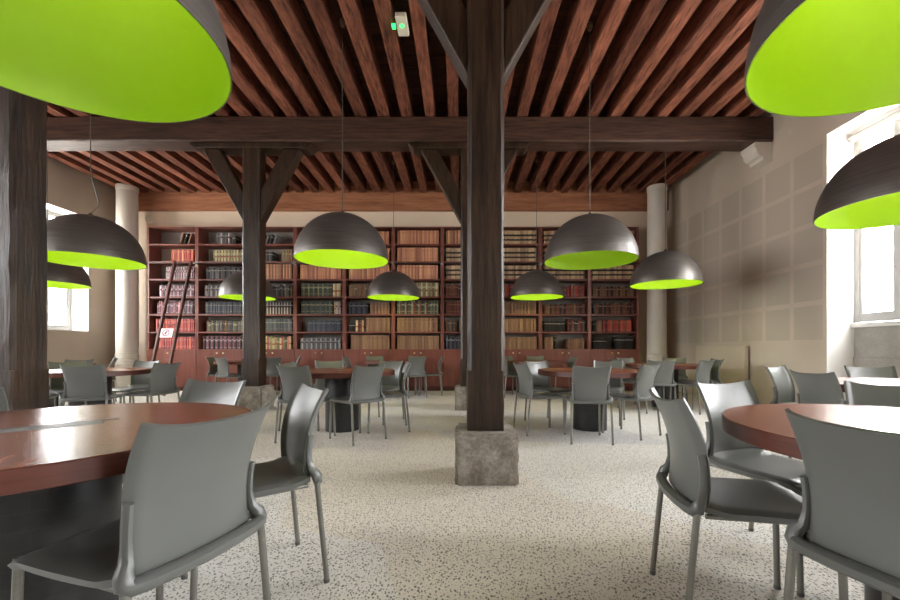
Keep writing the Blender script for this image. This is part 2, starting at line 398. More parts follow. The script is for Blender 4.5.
for r_, y in enumerate(ROW):
    o = wobbly(XL+0.01, XR-0.01, y-0.19, y+0.19, ZB, ZJ-0.004, 0, 40, 0.005, 0.02).build('ceiling_beam', M['beam']); tag(o, beam_lab[r_], 'beam', 'oak cross beams')
o = wobbly(XL+0.02, XR-0.02, YB-0.12, YB-0.005, 4.40, ZC-0.005, 0, 40, 0.004, 0.01).build('wall_beam', M['lintel'])
tag(o, 'reddish timber wall plate running above the bookcases under the joists', 'beam')
plab = [['massive dark oak pillar cut by the left edge of the photo', 'dark oak pillar on stone block standing in the centre aisle'],
        ['dark oak pillar with two braces behind the near left table', 'dark oak pillar mostly hidden behind the centre pillar']]
slab = [['stone block under the oak pillar at the left edge, behind near left table', 'pale stone block under the central oak pillar, free on the floor'],
        ['stone block under the braced oak pillar left of centre', 'stone block peeking out left of the central pillar, farther back']]
for r_, y in enumerate(ROW):
    for c_, x in enumerate(PX):
        if r_ == 1: x += -0.04 if c_ else 0.085
        t = thing('oak_pillar', plab[r_][c_], 'pillar', (x, y, 0.385), 0, 'oak pillars')
        T = (-x, -y, -0.385)
        hw = 0.14
        pm = wobbly(-hw, hw, -hw, hw, 0.46, ZB-0.385-0.092, 2, 30, 0.0035, 0.028).build('shaft', M['post'], t)
        wobbly(-hw-0.004, hw-0.004, -hw-0.003, hw, 0.002, 0.46, 2, 5, 0.004, 0.006).build('foot', M['post'], t)
        BH = 0.09; vs = []
        for yy in (-0.15, 0.15): vs += [(-1.02, yy, ZB-0.385-0.003), (1.02, yy, ZB-0.385-0.003), (0.93, yy, ZB-0.385-BH), (-0.93, yy, ZB-0.385-BH)]
        MB().add(vs, [(0,1,2,3), (7,6,5,4), (0,4,5,1), (1,5,6,2), (2,6,7,3), (3,7,4,0)]).build('bolster', M['post'], t, bevel=0.008)
        for sgn in (-1, 1):
            # brace: from the shaft up to the beam
            d = Vector((0.70, 0, 1.26)).normalized(); nrm = Vector((d.z, 0, -d.x))
            p0 = Vector((hw, 0, 3.12-0.385)); 
            vs = []
            zt = ZB-0.385-0.092
            for yy in (-0.10, 0.10):
                L = (zt-p0.z)/d.z
                a_ = p0; b_ = p0+d*L; wdt = 0.24
                c_up = p0 + Vector((0, 0, wdt/d.x)); 
                tt = (zt-c_up.z)/d.z
                vs += [(sgn*a_.x, yy, a_.z), (sgn*b_.x, yy, b_.z), (sgn*(c_up.x+d.x*tt), yy, zt), (sgn*c_up.x, yy, c_up.z)]
            MB().add(vs, [(0,1,2,3), (7,6,5,4), (0,4,5,1), (1,5,6,2), (2,6,7,3), (3,7,4,0)]).build('brace', M['post'], t, bevel=0.012)
        # stone block
        hs = 0.235
        bm = bmesh.new(); bmesh.ops.create_cube(bm, size=1)
        for v in bm.verts: v.co = Vector((v.co.x*2*hs, v.co.y*2*hs, (v.co.z+0.5)*0.383))
        bmesh.ops.bevel(bm, geom=[e_ for e_ in bm.edges if max(v.co.z for v in e_.verts) > 0.2], offset=0.022, segments=2, affect='EDGES')
        bmesh.ops.subdivide_edges(bm, edges=[e_ for e_ in bm.edges if e_.calc_length() > 0.2], cuts=9, use_grid_fill=True)
        for v in bm.verts:
            if v.co.z > 0.01:
                q = Vector((R.uniform(-1, 1), R.uniform(-1, 1), R.uniform(-1, 0.2)))*0.004
                if abs(abs(v.co.x)-hs) < 0.03 and (v.co.z > 0.34 or abs(abs(v.co.y)-hs) < 0.03): q *= 1.2
                if v.co.z > 0.375: q.z = -abs(q.z)*0.4
                v.co += q
        me = bpy.data.meshes.new('stone_block'); bm.to_mesh(me); bm.free(); me.shade_smooth(); me.set_sharp_from_angle(angle=0.6); me.materials.append(M['stone'])
        o = bpy.data.objects.new('stone_block', me); COL.objects.link(o); o.location = (x, y, 0.001)
        tag(o, slab[r_][c_], 'stone block', 'stone blocks under the pillars')
# stone corbel under the beam at the right wall
prof = [(0, 0.40), (0.29, 0.40), (0.29, 0.33), (0.26, 0.30), (0.25, 0.24), (0.21, 0.19), (0.15, 0.165), (0.14, 0.12), (0.06, 0.10), (0, 0.09)]
vs = []; n = len(prof)
for y in (6.66, 6.98): vs += [(XR-0.002-p, y, ZB-0.405+q) for p, q in prof]
fs = [tuple(range(n)), tuple(range(2*n-1, n-1, -1))]+[(i, (i+1) % n, n+(i+1) % n, n+i) for i in range(n)]
tag(MB().add(vs, fs).build('corbel', M['column'], bevel=0.004), 'moulded stone corbel under the beam end on the right wall', 'corbel')

# round columns in the back corners
for x, lab in ((-7.83, 'cream round column in the far left corner beside the ladder'), (4.66, 'cream round column in the far right corner by the bookcases')):
    pr = [(0.0, 0.0), (0.225, 0.0), (0.225, 0.10)]
    for z in (0.55, 0.62, 0.70, 0.78, 0.86): pr += [(0.225, z), (0.215, z+0.012), (0.225, z+0.024)]
    pr += [(0.215, 0.90), (0.208, 4.70), (0.22, 4.72), (0.22, ZJ-0.004), (0, ZJ-0.004)]
    o = MB().lathe(pr, 40).build('round_column', M['column'], None, 30, merge=True); o.location = (x, 9.55, 0)
    tag(o, lab, 'column', 'round columns in the back corners')

# ---------------------------------------------------------------- bookcases
SX0, PITCH, SYF, SYB, CABZ = -7.405, 1.167, 9.62, 10.03, 0.955
SHELF_Z = [CABZ + 0.4175*i for i in range(8)]       # top faces are +0.03
ORD = 'first second third fourth fifth sixth seventh eighth ninth tenth eleventh twelfth thirteenth fourteenth fifteenth sixteenth seventeenth eighteenth nineteenth twentieth twenty-first twenty-second twenty-third twenty-fourth twenty-fifth twenty-sixth twenty-seventh twenty-eighth twenty-ninth thirtieth'.split()
def make_case():
    t = thing('bookcase', '', 'bookcase', (0, 0, 0), 0, 'bookcases along the back wall')
    W = PITCH-0.002; D = SYB-SYF; s = 0.038
    for x in (0, W-s): MB().box(x, x+s, 0, D-0.012, 0.10, 3.90).build('side_panel', M['mahogany'], t, bevel=0.002, seg=1)
    MB().box(0.0, W, D-0.012, D, 0.10, 3.90).build('back_panel', M['backpanel'], t)
    MB().box(0.0, W, 0.05, D, 0.0, 0.098).build('plinth', M['ladder'], t)
    for i, z in enumerate(SHELF_Z):
        MB().box(s, W-s, 0.006 if 0 < i < 7 else 0.0, D-0.014, z, z+0.036 if i < 7 else 3.90).build('shelf' if i else 'cabinet_top', M['mahogany'], t)
    MB().box(s, W-s, 0.03, D-0.014, 0.10, 0.13).build('cabinet_floor', M['mahogany'], t)
    for sg in (0, 1):
        x0 = 0.004 + sg*(W/2-0.002); x1 = x0 + W/2-0.007
        d = MB().box(x0, x1, -0.02, -0.001, 0.115, CABZ+0.012).build('door', M['mahogany'], t, bevel=0.002, seg=1)
        kx = W/2-0.075 if sg == 0 else W/2+0.075
        pr = [(0, 0.045), (0.016, 0.043), (0.022, 0.034), (0.018, 0.024), (0.009, 0.018), (0.009, 0.0)]
        kb = MB().lathe(pr, 12).build('knob', M['knob'], d, 50, merge=True); kb.rotation_euler = (PI/2, 0, 0); kb.location = (kx, -0.02, 0.90)
    return t
BAYW = ['leftmost bookcase, behind the ladder', 'bookcase second from the left, beside the ladder', 'bookcase behind the braced pillar left of centre',
        'bookcase fourth from left, behind the larger left lamp', 'bookcase fifth from left, above the small left lamp', 'bookcase just left of the central pillar, orange volumes above',
        'bookcase mostly hidden behind the central pillar', 'bookcase just right of the central pillar, tan banded volumes', 'bookcase second from right, behind the darker green lamp', 'rightmost bookcase, beside the right round column']
case0 = make_case()
for b in range(10):
    c = case0 if b == 0 else copy_tree(case0)
    c.location = (SX0+PITCH*b, SYF, 0); c['label'] = 'tall mahogany ' + BAYW[b]

# books -------------------------------------------------------------
def book_mat(name, base, band, bands, rough=0.6):
    a = NT('binding_'+name); sp = a.n('SeparateXYZ'); a.l(a.coord('UV'), sp.inputs[0])
    rnd = a.math('FRACT', a.math('ADD', a.n('ObjectInfo').outputs['Random'], a.n('NewGeometry').outputs['Random Per Island']))
    hs = a.n('HueSaturation'); hs.inputs['Color'].default_value = (*base, 1)
    a.l(a.math('MULTIPLY_ADD', rnd, 0.75, 0.62), hs.inputs['Value']); a.l(a.math('MULTIPLY_ADD', rnd, 0.03, 0.485), hs.inputs['Hue'])
    col = hs.outputs[0]
    for (z0, z1) in bands:
        f = a.math('MULTIPLY', a.math('GREATER_THAN', sp.outputs[1], z0), a.math('LESS_THAN', sp.outputs[1], z1))
        col = a.mix(f, col, band)
    return a.done(col, rough, 0, 0.35)
STY = {
 'orange': ('orange tan volume', (0.55, 0.26, 0.155), (0.42, 0.18, 0.10), [(0.80, 0.83), (0.2, 0.22)]),
 'tan':    ('tan leather volume', (0.29, 0.165, 0.10), (0.21, 0.115, 0.07), [(0.78, 0.82), (0.18, 0.2)]),
 'banded': ('black-labelled tan volume', (0.48, 0.33, 0.20), (0.02, 0.016, 0.014), [(0.58, 0.72), (0.26, 0.38)]),
 'red':    ('red cloth volume', (0.50, 0.085, 0.065), (0.50, 0.30, 0.22), [(0.8, 0.84), (0.14, 0.17)]),
 'pink':   ('rose red volume', (0.50, 0.14, 0.13), (0.52, 0.30, 0.27), [(0.72, 0.77), (0.2, 0.25)]),
 'purple': ('plum coloured volume', (0.21, 0.10, 0.125), (0.45, 0.36, 0.38), [(0.6, 0.72), (0.1, 0.14)]),
 'white':  ('pale grey volume', (0.44, 0.40, 0.40), (0.15, 0.06, 0.09), [(0.55, 0.7)]),
 'grey':   ('slate grey volume', (0.12, 0.12, 0.125), (0.28, 0.27, 0.25), [(0.7, 0.78)]),
 'blue':   ('steel blue volume', (0.095, 0.11, 0.13), (0.26, 0.25, 0.22), [(0.68, 0.76), (0.2, 0.23)]),
 'navy':   ('navy volume', (0.06, 0.07, 0.105), (0.3, 0.3, 0.3), [(0.74, 0.8)]),
 'black':  ('black volume', (0.022, 0.02, 0.02), (0.42, 0.38, 0.33), [(0.7, 0.76)]),
 'green':  ('dark green volume', (0.06, 0.085, 0.062), (0.36, 0.31, 0.2), [(0.66, 0.76), (0.2, 0.24)]),
 'olive':  ('olive volume', (0.22, 0.21, 0.12), (0.46, 0.42, 0.29), [(0.6, 0.74)]),
 'cream':  ('cream volume', (0.55, 0.45, 0.27), (0.38, 0.10, 0.06), [(0.38, 0.5)]),
 'maroon': ('dark maroon volume', (0.15, 0.042, 0.034), (0.33, 0.2, 0.1), [(0.72, 0.77), (0.2, 0.23)]),
 'brown':  ('brown leather volume', (0.19, 0.095, 0.052), (0.34, 0.21, 0.1), [(0.72, 0.76), (0.2, 0.23)]),
}
BM = {k: book_mat(k, v[1], v[2], v[3]) for k, v in STY.items()}
def unit_book():
    """spine on -Y, 1 x 1 x 1, origin at the foot of the spine"""
    m = MB(); pr = [(-0.5, 0.05), (-0.42, 0.012), (-0.2, 0.0), (0.2, 0.0), (0.42, 0.012), (0.5, 0.05), (0.5, 1), (-0.5, 1)]
    k = len(pr); vs = [(x, y, 0) for x, y in pr]+[(x, y, 1) for x, y in pr]
    fs = [tuple(range(k-1, -1, -1)), tuple(range(k, 2*k))]; uvs = [[(0.5, 0.01)]*k, [(0.5, 0.99)]*k]
    for i in range(k):
        j = (i+1) % k; fs.append((i, j, k+j, k+i)); uvs.append([(0, 0), (1, 0), (1, 1), (0, 1)])
    return vs, fs, uvs
# rows: list of (start, end, styles, height, mean thickness)
A3 = ['tan', 'brown']
BK = {
 0: [[(0.62, 0.92, ['tan', 'black', 'tan'], .28, .05, 1)], [(0.45, 0.97, ['red', 'orange', 'red'], .29, .042)], [(0.33, 0.97, ['white', 'purple'], .29, .034)], [(0.17, 0.97, ['purple', 'white', 'purple'], .27, .040)], [(0.14, 0.97, ['purple', 'purple', 'pink', 'grey'], .31, .040)], [(0.10, 0.97, ['pink', 'red'], .30, .042)], [(0.10, 0.97, ['pink', 'red', 'pink'], .29, .044)]],
 1: [[(0.38, 0.68, ['grey', 'grey', 'white', 'grey'], .27, .05), (0.70, 0.84, ['black'], .20, .06)], [(0.30, 0.97, ['olive', 'cream'], .28, .045)], [(0.14, 0.97, ['grey', 'black', 'grey'], .28, .05)], [(0.10, 0.97, ['grey', 'white', 'grey'], .27, .044)], [(0.12, 0.97, ['grey', 'blue', 'blue'], .29, .042)], [(0.14, 0.97, ['grey', 'olive', 'brown', 'blue', 'grey'], .26, .044)], [(0.06, 0.97, ['purple', 'black', 'purple'], .31, .042)]],
 2: [[(0.08, 0.6, ['black', 'grey'], .24, .05, 1)], [(0.1, 0.55, ['black', 'grey'], .24, .05), (0.72, 0.97, ['tan', 'olive'], .28, .045)], [(0.05, 0.97, ['orange', 'tan'], .36, .045)], [(0.05, 0.97, ['grey', 'olive', 'black'], .27, .044)], [(0.05, 0.97, ['black', 'white'], .29, .04)], [(0.05, 0.97, ['blue', 'blue', 'grey'], .30, .044)], [(0.05, 0.97, ['cream', 'cream', 'olive', 'pink'], .30, .05)]],
 3: [[(0.05, 0.97, ['orange', 'tan'], .30, .045)], [(0.05, 0.97, ['orange', 'brown'], .30, .045)], [(0.05, 0.97, ['orange'], .35, .05)], [(0.08, 0.78, ['green', 'olive', 'green'], .31, .045), (0.78, 0.97, ['cream'], .31, .055)], [(0.08, 0.80, ['green', 'green', 'grey'], .31, .046), (0.80, 0.97, ['cream', 'white'], .30, .05)], [(0.2, 0.97, ['navy', 'blue', 'navy'], .27, .044)], [(0.05, 0.97, ['blue', 'white', 'blue'], .26, .044)]],
 4: [[(0.05, 0.97, ['orange'], .31, .045)], [(0.05, 0.97, ['orange'], .32, .045)], [(0.05, 0.97, ['orange'], .35, .045)], [(0.05, 0.97, ['tan', 'olive', 'brown'], .30, .045)], [(0.05, 0.5, ['navy', 'black', 'navy'], .27, .05), (0.52, 0.97, ['brown', 'tan'], .28, .045)], [(0.05, 0.2, ['black'], .20, .06), (0.2, 0.4, ['cream', 'maroon', 'maroon'], .27, .06), (0.42, 0.97, ['tan'], .33, .045)], [(0.1, 0.97, ['tan'], .33, .045)]],
 5: [[(0.04, 0.97, ['orange'], .33, .044)], [(0.04, 0.97, ['orange'], .34, .044)], [(0.04, 0.97, ['orange'], .34, .044)], [(0.04, 0.97, ['cream', 'olive', 'olive'], .34, .046)], [(0.04, 0.97, ['green', 'olive', 'maroon', 'green'], .32, .046)], [(0.04, 0.97, ['tan', 'tan', 'brown'], .33, .044)], [(0.04, 0.97, ['tan'], .32, .044)]],
 6: [[(0.04, 0.97, ['tan', 'orange'], .33, .05)], [(0.04, 0.97, ['banded'], .33, .05)], [(0.04, 0.97, ['banded'], .33, .05)], [(0.04, 0.97, ['maroon', 'maroon', 'brown', 'black'], .30, .05)], [(0.04, 0.97, ['maroon'], .31, .046)], [(0.04, 0.3, ['brown', 'black'], .28, .05), (0.34, 0.97, ['tan', 'brown'], .29, .05)], [(0.04, 0.55, ['navy', 'black'], .29, .055), (0.6, 0.97, ['black'], .22, .06)]],
 7: [[(0.04, 0.97, ['banded'], .33, .048)], [(0.04, 0.97, ['banded'], .33, .048)], [(0.04, 0.97, ['banded'], .33, .048)], [(0.04, 0.97, ['red', 'red', 'maroon'], .29, .048)], [(0.04, 0.97, ['tan', 'brown'], .30, .046)], [(0.04, 0.97, ['tan', 'tan', 'brown'], .31, .046)], [(0.04, 0.97, ['tan', 'brown', 'tan'], .29, .046)]],
 8: [[(0.04, 0.97, ['banded'], .32, .048)], [(0.04, 0.97, ['banded'], .33, .048)], [(0.04, 0.97, ['banded'], .33, .048)], [(0.3, 0.62, ['maroon', 'red', 'purple'], .24, .046), (0.64, 0.97, ['maroon', 'red', 'brown'], .28, .044)], [(0.05, 0.97, ['maroon', 'brown', 'maroon', 'black'], .24, .05)], [(0.05, 0.55, ['black'], .26, .06), (0.57, 0.97, ['maroon', 'black', 'brown'], .29, .05)], [(0.05, 0.28, ['tan', 'tan'], .28, .05), (0.29, 0.34, ['black'], .30, .05), (0.58, 0.97, ['brown', 'brown', 'tan'], .24, .05)]],
 9: [[(0.04, 0.97, ['banded'], .32, .048)], [(0.04, 0.97, ['banded'], .33, .048)], [(0.04, 0.97, ['banded'], .33, .048)], [(0.05, 0.97, ['brown', 'brown', 'tan', 'black'], .24, .048)], [(0.05, 0.97, ['black', 'maroon', 'brown'], .27, .05)], [(0.05, 0.12, ['black'], .25, .04), (0.13, 0.26, ['tan'], .27, .05), (0.28, 0.9, ['red', 'maroon', 'red'], .28, .06)], [(0.05, 0.40, ['black'], .26, .05), (0.56, 0.97, ['black'], .30, .05)]],
}
books = []
for b in range(10):
    for r in range(7):
        zsh = SHELF_Z[6-r]+0.037
        x_in0 = SX0+PITCH*b+0.042; wid = PITCH-0.088
        cnt = 0
        for seg in BK[b][r]:
            x = x_in0+wid*seg[0]; xe = x_in0+wid*seg[1]; lean = len(seg) > 5; i = 0
            uni = len(set(seg[2])) <= 2
            while True:
                th = 0.85*seg[4]*(R.uniform(0.92, 1.08) if uni else R.uniform(0.75, 1.3)); h = min(seg[3]*(R.uniform(0.985, 1.015) if uni else R.uniform(0.88, 1.06)), 0.365)
                if x+th > xe: break
                st = seg[2][i % len(seg[2])] if uni or R.random() < 0.5 else R.choice(seg[2])
                books.append([b, r, cnt, st, x+th/2, zsh, th-0.0025, h, R.uniform(0.24, 0.27), lean])
                x += th + (0.055 if lean else 0); i += 1; cnt += 1
def pxy(x, y, z): return 458.5+405*x/y, 347.5-405*(z-1.015)/y
OCC = [(240, 266, 0, 600), (457, 506, 0, 600), (294, 389, 212, 268), (544, 640, 214, 269), (366, 420, 270, 301), (509, 564, 270, 301), (217, 277, 272, 301), (630, 703, 251, 289)]
def area(bk):
    u, v = pxy(bk[4], SYF+0.1, bk[5]+bk[7]/2)
    if any(a_ <= u <= b_ and c_ <= v <= d_ for a_, b_, c_, d_ in OCC): return 0
    return bk[6]*bk[7]
order = sorted(range(len(books)), key=lambda i: -area(books[i]))
single = set(order[:300])
uv_, uf_, uu_ = unit_book()
protos = {}
rest = MB(); rest_idx = []; stl = list(STY)
SHW = ['top shelf', 'second shelf down', 'third shelf down', 'fourth shelf down', 'third shelf up', 'second shelf up', 'lowest shelf']
CASEW = ['leftmost bookcase', 'second bookcase from left', 'third bookcase from left', 'fourth bookcase from left', 'fifth bookcase from left',
         'bookcase left of central pillar', 'bookcase behind central pillar', 'bookcase right of central pillar', 'second bookcase from right', 'rightmost bookcase']
for i, (b, r, c, st, x, z, th, h, d, lean) in enumerate(books):
    y = SYF+0.045+((i*37) % 11)*0.0016
    ly = math.radians(16) if lean else 0
    if i in single:
        if st not in protos:
            m = MB(); m.add(uv_, uf_, uu_); protos[st] = m.build('book', BM[st]); o = protos[st]
        else:
            o = protos[st].copy(); COL.objects.link(o)
        o.location = (x, y, z+(0.5*th*math.sin(ly) if lean else 0)); o.scale = (th, d, h); o.rotation_euler = (0, ly, 0)
        tag(o, '%s, %s from left, %s, %s' % (STY[st][0], ORD[c], SHW[r], CASEW[b]), 'book', 'books in the bookcases')
    else:
        mt = Matrix.Translation((x, y, z+0.5*th*math.sin(ly))) @ Matrix.Rotation(ly, 4, 'Y')
        vs = [mt @ Vector((p[0]*th, p[1]*d, p[2]*h)) for p in uv_]
        rest.add(vs, uf_, uu_); rest_idx += [stl.index(st)]*len(uf_)
o = rest.build('books', [BM[s] for s in stl])
for p, k in zip(o.data.polygons, rest_idx): p.material_index = k
o['kind'] = 'stuff'; tag(o, 'remaining rows of old leather and cloth volumes filling the bookcase shelves', 'books')

# ladder rail, ladder and its sign
t = thing('ladder_rail', 'dark metal ladder rail along the bookcase uprights below second shelf', 'rail', (SX0, SYF-0.07, 3.02))
MB().tube([(0.02, 0, 0), (PITCH*10-0.02, 0, 0)], 0.012, 8).build('bar', M['rail'], t, 40)
for b in range(1, 10):
    m = MB(); m.tube([(PITCH*b, 0, 0), (PITCH*b, 0.066, 0)], 0.012, 8); m.box(PITCH*b-0.028, PITCH*b+0.028, 0.058, 0.068, -0.04, 0.04); m.tube([(PITCH*b-0.03, 0, 0), (PITCH*b+0.03, 0, 0)], 0.022, 10)
    m.build('bracket', M['chrome'], t, 40)
LX0, LX1 = -6.64, -6.26; LT = Vector((0, 9.455, 3.02)); LB = Vector((0, 8.57, 0.0))
t = thing('library_ladder', 'reddish wooden library ladder leaning on the leftmost bookcase', 'ladder', ((LX0+LX1)/2, 8.57, 0))
ld = (LT-LB).normalized(); nl = Vector((0, ld.z, -ld.y)); LL = (LT-LB).length
fr = Matrix((( 1, 0, 0, 0), (0, nl.y, ld.y, 0), (0, nl.z, ld.z, 0), (0, 0, 0, 1)))
hwid = (LX1-LX0)/2
for sx in (-hwid, hwid): MB().box(sx-0.02, sx+0.02, -0.035, 0.035, 0.012, LL+0.03, fr).build('rail', M['ladder'], t, bevel=0.004)
for i in range(11):
    q = 0.25+0.27*i
    MB().tube([fr @ Vector((-hwid+0.02, 0, q)), fr @ Vector((hwid-0.02, 0, q))], 0.010, 10).build('rung', M['ladder'], t, 50)
for sx in (-hwid, hwid):
    MB().tube([fr @ Vector((sx, 0.036, LL-0.12)), fr @ Vector((sx, 0.05, LL-0.02)), fr @ Vector((sx, 0.06, LL+0.03))], 0.008, 8).build('hook', M['rail'], t, 40)
qs = 1.31
sg = thing('warning_sign', 'small white prohibition sign hung between the ladder rails', 'sign'); sg.location = Vector(((LX0+LX1)/2, 8.57, 0)) + (fr.to_3x3() @ Vector((-0.015, -0.038, qs)))
f3 = fr.copy()
MB().box(-0.12, 0.15, -0.004, 0.002, -0.02, 0.19, f3).build('board', M['sign_white'], sg)
m = MB(); n = 28; vs = []; fs = []
for k in range(n):
    a_ = 2*PI*k/n
    for rr in (0.062, 0.078): vs.append(f3 @ Vector((rr*math.cos(a_), -0.0055, 0.09+rr*math.sin(a_))))
for k in range(n): fs.append((2*k, 2*k+1, 2*((k+1) % n)+1, 2*((k+1) % n)))
m.add(vs, fs); m.box(-0.066, 0.066, -0.0062, -0.0048, -0.007, 0.007, f3 @ Matrix.Translation((0, 0, 0.09)) @ Matrix.Rotation(-PI/4, 4, 'Y'))
m.build('prohibition_mark', M['sign_red'], sg)
m = MB(); m.box(-0.012, 0.012, -0.0047, -0.0042, 0.05, 0.11, f3); m.box(-0.03, 0.03, -0.0047, -0.0042, 0.09, 0.10, f3); m.box(-0.01, 0.01, -0.0047, -0.0042, 0.115, 0.135, f3)
m.build('figure', M['sign_black'], sg)

# ---------------------------------------------------------------- wall fittings
t = thing('radiator', 'flat cream panel radiator on the right wall', 'radiator', (XR-0.003, 7.9, 0.14))
MB().box(-0.105, -0.03, -0.74, 0.74, 0.0, 0.92).build('panel', M['cream_enamel'], t, bevel=0.012)
for y in (-0.5, 0.5): MB().box(-0.03, 0.0, y-0.03, y+0.03, 0.1, 0.8).build('bracket', M['cream_enamel'], t)
MB().tube([(-0.07, -0.76, 0.06), (-0.07, -0.76, -0.13)], 0.011, 8).build('pipe', M['cream_enamel'], t, 40)
MB().tube([(-0.07, -0.741, 0.06), (-0.07, -0.80, 0.06)], 0.02, 12).build('valve', M['white'], t, 40)
o = MB().lathe([(0, 0.07), (0.06, 0.065), (0.10, 0.04), (0.11, 0.0), (0, 0)], 24).build('wall_sounder', M['ivory'], None, 40, merge=True)
o.rotation_euler = (PI/2, 0, 0); o.location = (-7.68, YB-0.002, 4.22); tag(o, 'small round white alarm sounder on wall beside left column', 'alarm')
t = thing('emergency_light', 'small cream emergency light with green lamp under the ceiling joists', 'light', (-0.665, 4.72, ZJ-0.003))
MB().box(-0.065, 0.065, -0.15, 0.15, -0.06, 0).build('housing', M['ivory'], t, bevel=0.015, seg=3)
MB().lathe([(0, -0.016), (0.018, -0.012), (0.024, 0.0), (0, 0)], 16).build('indicator', M['green_led_glint'], t, 50, merge=True).location = (0, -0.02, -0.06)
MB().box(-0.125, -0.085, 0.02, 0.07, -0.03, 0).build('green_glint', M['green_led_glint'], t)  # no lamp: glowing block stands in for the indicator's green reflection

# ---------------------------------------------------------------- tables
TB = {
 'nl': (-1.44, 1.41, 'round mahogany table nearest on the left, glare from the window'),
 'nr': (1.65, 1.36, 'round mahogany table nearest on the right, under the lamp at the corner'),
 'a':  (-1.46, 5.06, 'round table left of the central pillar, middle distance'),
 'c':  (1.65, 5.12, 'round table right of the central pillar, under the darker green lamp'),
 'i':  (3.54, 3.19, 'round table with white glare by the tall right window'),
 'f':  (-4.67, 5.13, 'round table right of the left edge pillar, middle distance'),
 'e':  (3.57, 7.02, 'round table in front of the radiator on the right'),
 'h':  (-4.62, 8.85, 'round table behind the braced pillar, near bookcases'),
 'b':  (-1.435, 8.83, 'round table near bookcases, left of the central pillar'),
 'd':  (1.67, 8.75, 'round table near bookcases, right of the central pillar'),
 'g':  (-7.10, 6.98, 'round table far left near the window, behind the edge pillar'),
}
RT = 0.645
def make_table():
    t = thing('round_table', '', 'table', (0,0,0), 0, 'round reading tables')
    n = 72; vs = []; fs = []
    prof = [(RT-0.003, 0.680), (RT, 0.683), (RT, 0.737), (RT-0.003, 0.740)]
    m = MB(); m.lathe([(0, 0.680)]+prof+[(0, 0.740)], n)
    o = m.build('tabletop', [M['table'], M['table_edge']], t, 20, merge=True)
    for p in o.data.polygons: p.material_index = 0 if p.normal.z > 0.9 else 1
    MB().lathe([(0, 0.0), (0.205, 0.0), (0.205, 0.679), (0, 0.679)], 48, uv=True).build('pedestal', M['pedestal'], t, 40)
    h = MB().box(-0.15, 0.15, -0.05, 0.05, 0.7395, 0.7415).build('cable_hatch', M['plate'], t)
    mm = MB(); mm.box(-0.14, 0.20, 0.030, 0.042, 0.7408, 0.7424); mm.box(-0.05, 0.02, -0.022, -0.006, 0.7408, 0.7424); mm.build('slot', M['slot'], h)
    return t
tab0 = make_table(); TOBJ = {}
for i, (k, (x, y, lab)) in enumerate(TB.items()):
    o = tab0 if i == 0 else copy_tree(tab0)
    o.location = (x, y, 0.001); o['label'] = lab; TOBJ[k] = o
    o.rotation_euler = (0, 0, {'nl': 0.80, 'nr': 0.9}.get(k, i*0.7))

# ---------------------------------------------------------------- pendant lamps
RL, ZL = 0.567, 2.114
def make_lamp():
    t = thing('dome_lamp', '', 'lamp', (0,0,0), 0, 'large dome pendant lamps')
    H = 0.575
    out = [(RL*math.cos(a_), H*math.sin(a_)) for a_ in [i*PI/2/28 for i in range(28)]]+[(0.0, H)]
    inn = [(q*(RL-0.008)/RL, z*(H-0.008)/H) for q, z in out]
    MB().lathe([(RL-0.004, 0.0)]+out, 72).build('shade', M['shade'], t, 60, merge=True)
    MB().lathe([(RL-0.004, -0.0002)]+[(q, z+0.0005) for q, z in inn], 72).build('lining', M['lime'], t, 60, merge=True)
    cp = MB().lathe([(0, H+0.045), (0.012, H+0.04), (0.035, H+0.005), (0.045, H-0.004), (0, H-0.004)], 20).build('cap', M['shade'], t, 40, merge=True)
    MB().tube([(0, 0, H+0.03), (0, 0, ZC-ZL-0.01)], 0.0055, 6).build('cord', M['cord'], t, 60)
    MB().lathe([(0, ZC-ZL-0.09), (0.02, ZC-ZL-0.09), (0.035, ZC-ZL-0.05), (0.035, ZC-ZL-0.004), (0, ZC-ZL-0.004)], 14).build('ceiling_hook', M['knob'], t, 40, merge=True)
    MB().lathe([(0, H-0.01), (0.028, H-0.012), (0.03, H-0.10), (0, H-0.10)], 16).build('socket', M['ivory'], t, 40, merge=True)
    MB().lathe([(0, H-0.10), (0.02, H-0.10), (0.048, H-0.15), (0.05, H-0.18), (0.035, H-0.215), (0, H-0.225)], 20).build('bulb', M['bulb_on'], t, 60, merge=True)
    return t
LP = [('nl', 'huge lime-lined dome lamp cut off at the top left corner', 3.5), ('nr', 'huge lime-lined dome lamp cut off at the top right corner', 4.0),
      ('a', 'dark dome lamp left of the central pillar, larger of that pair', 12.0), ('c', 'dome lamp with the dullest darker green lining, right of the pillar', 0.0),
      ('i', 'dark dome lamp before the tall right window, cut by the right edge', 7.0), ('f', 'dark dome lamp beside the left edge pillar with slack cable', 10.0),
      ('e', 'dark dome lamp in front of the right round column', 12.0), ('h', 'dome lamp partly hidden behind the braced pillar', 12.0),
      ('b', 'small-looking dome lamp before the bookcases, left of the pillar', 12.0), ('d', 'small-looking dome lamp before the bookcases, right of the pillar', 12.0),
      ('g', 'dome lamp in front of the left window, below the slack cable lamp', 12.0)]
lamp0 = make_lamp()
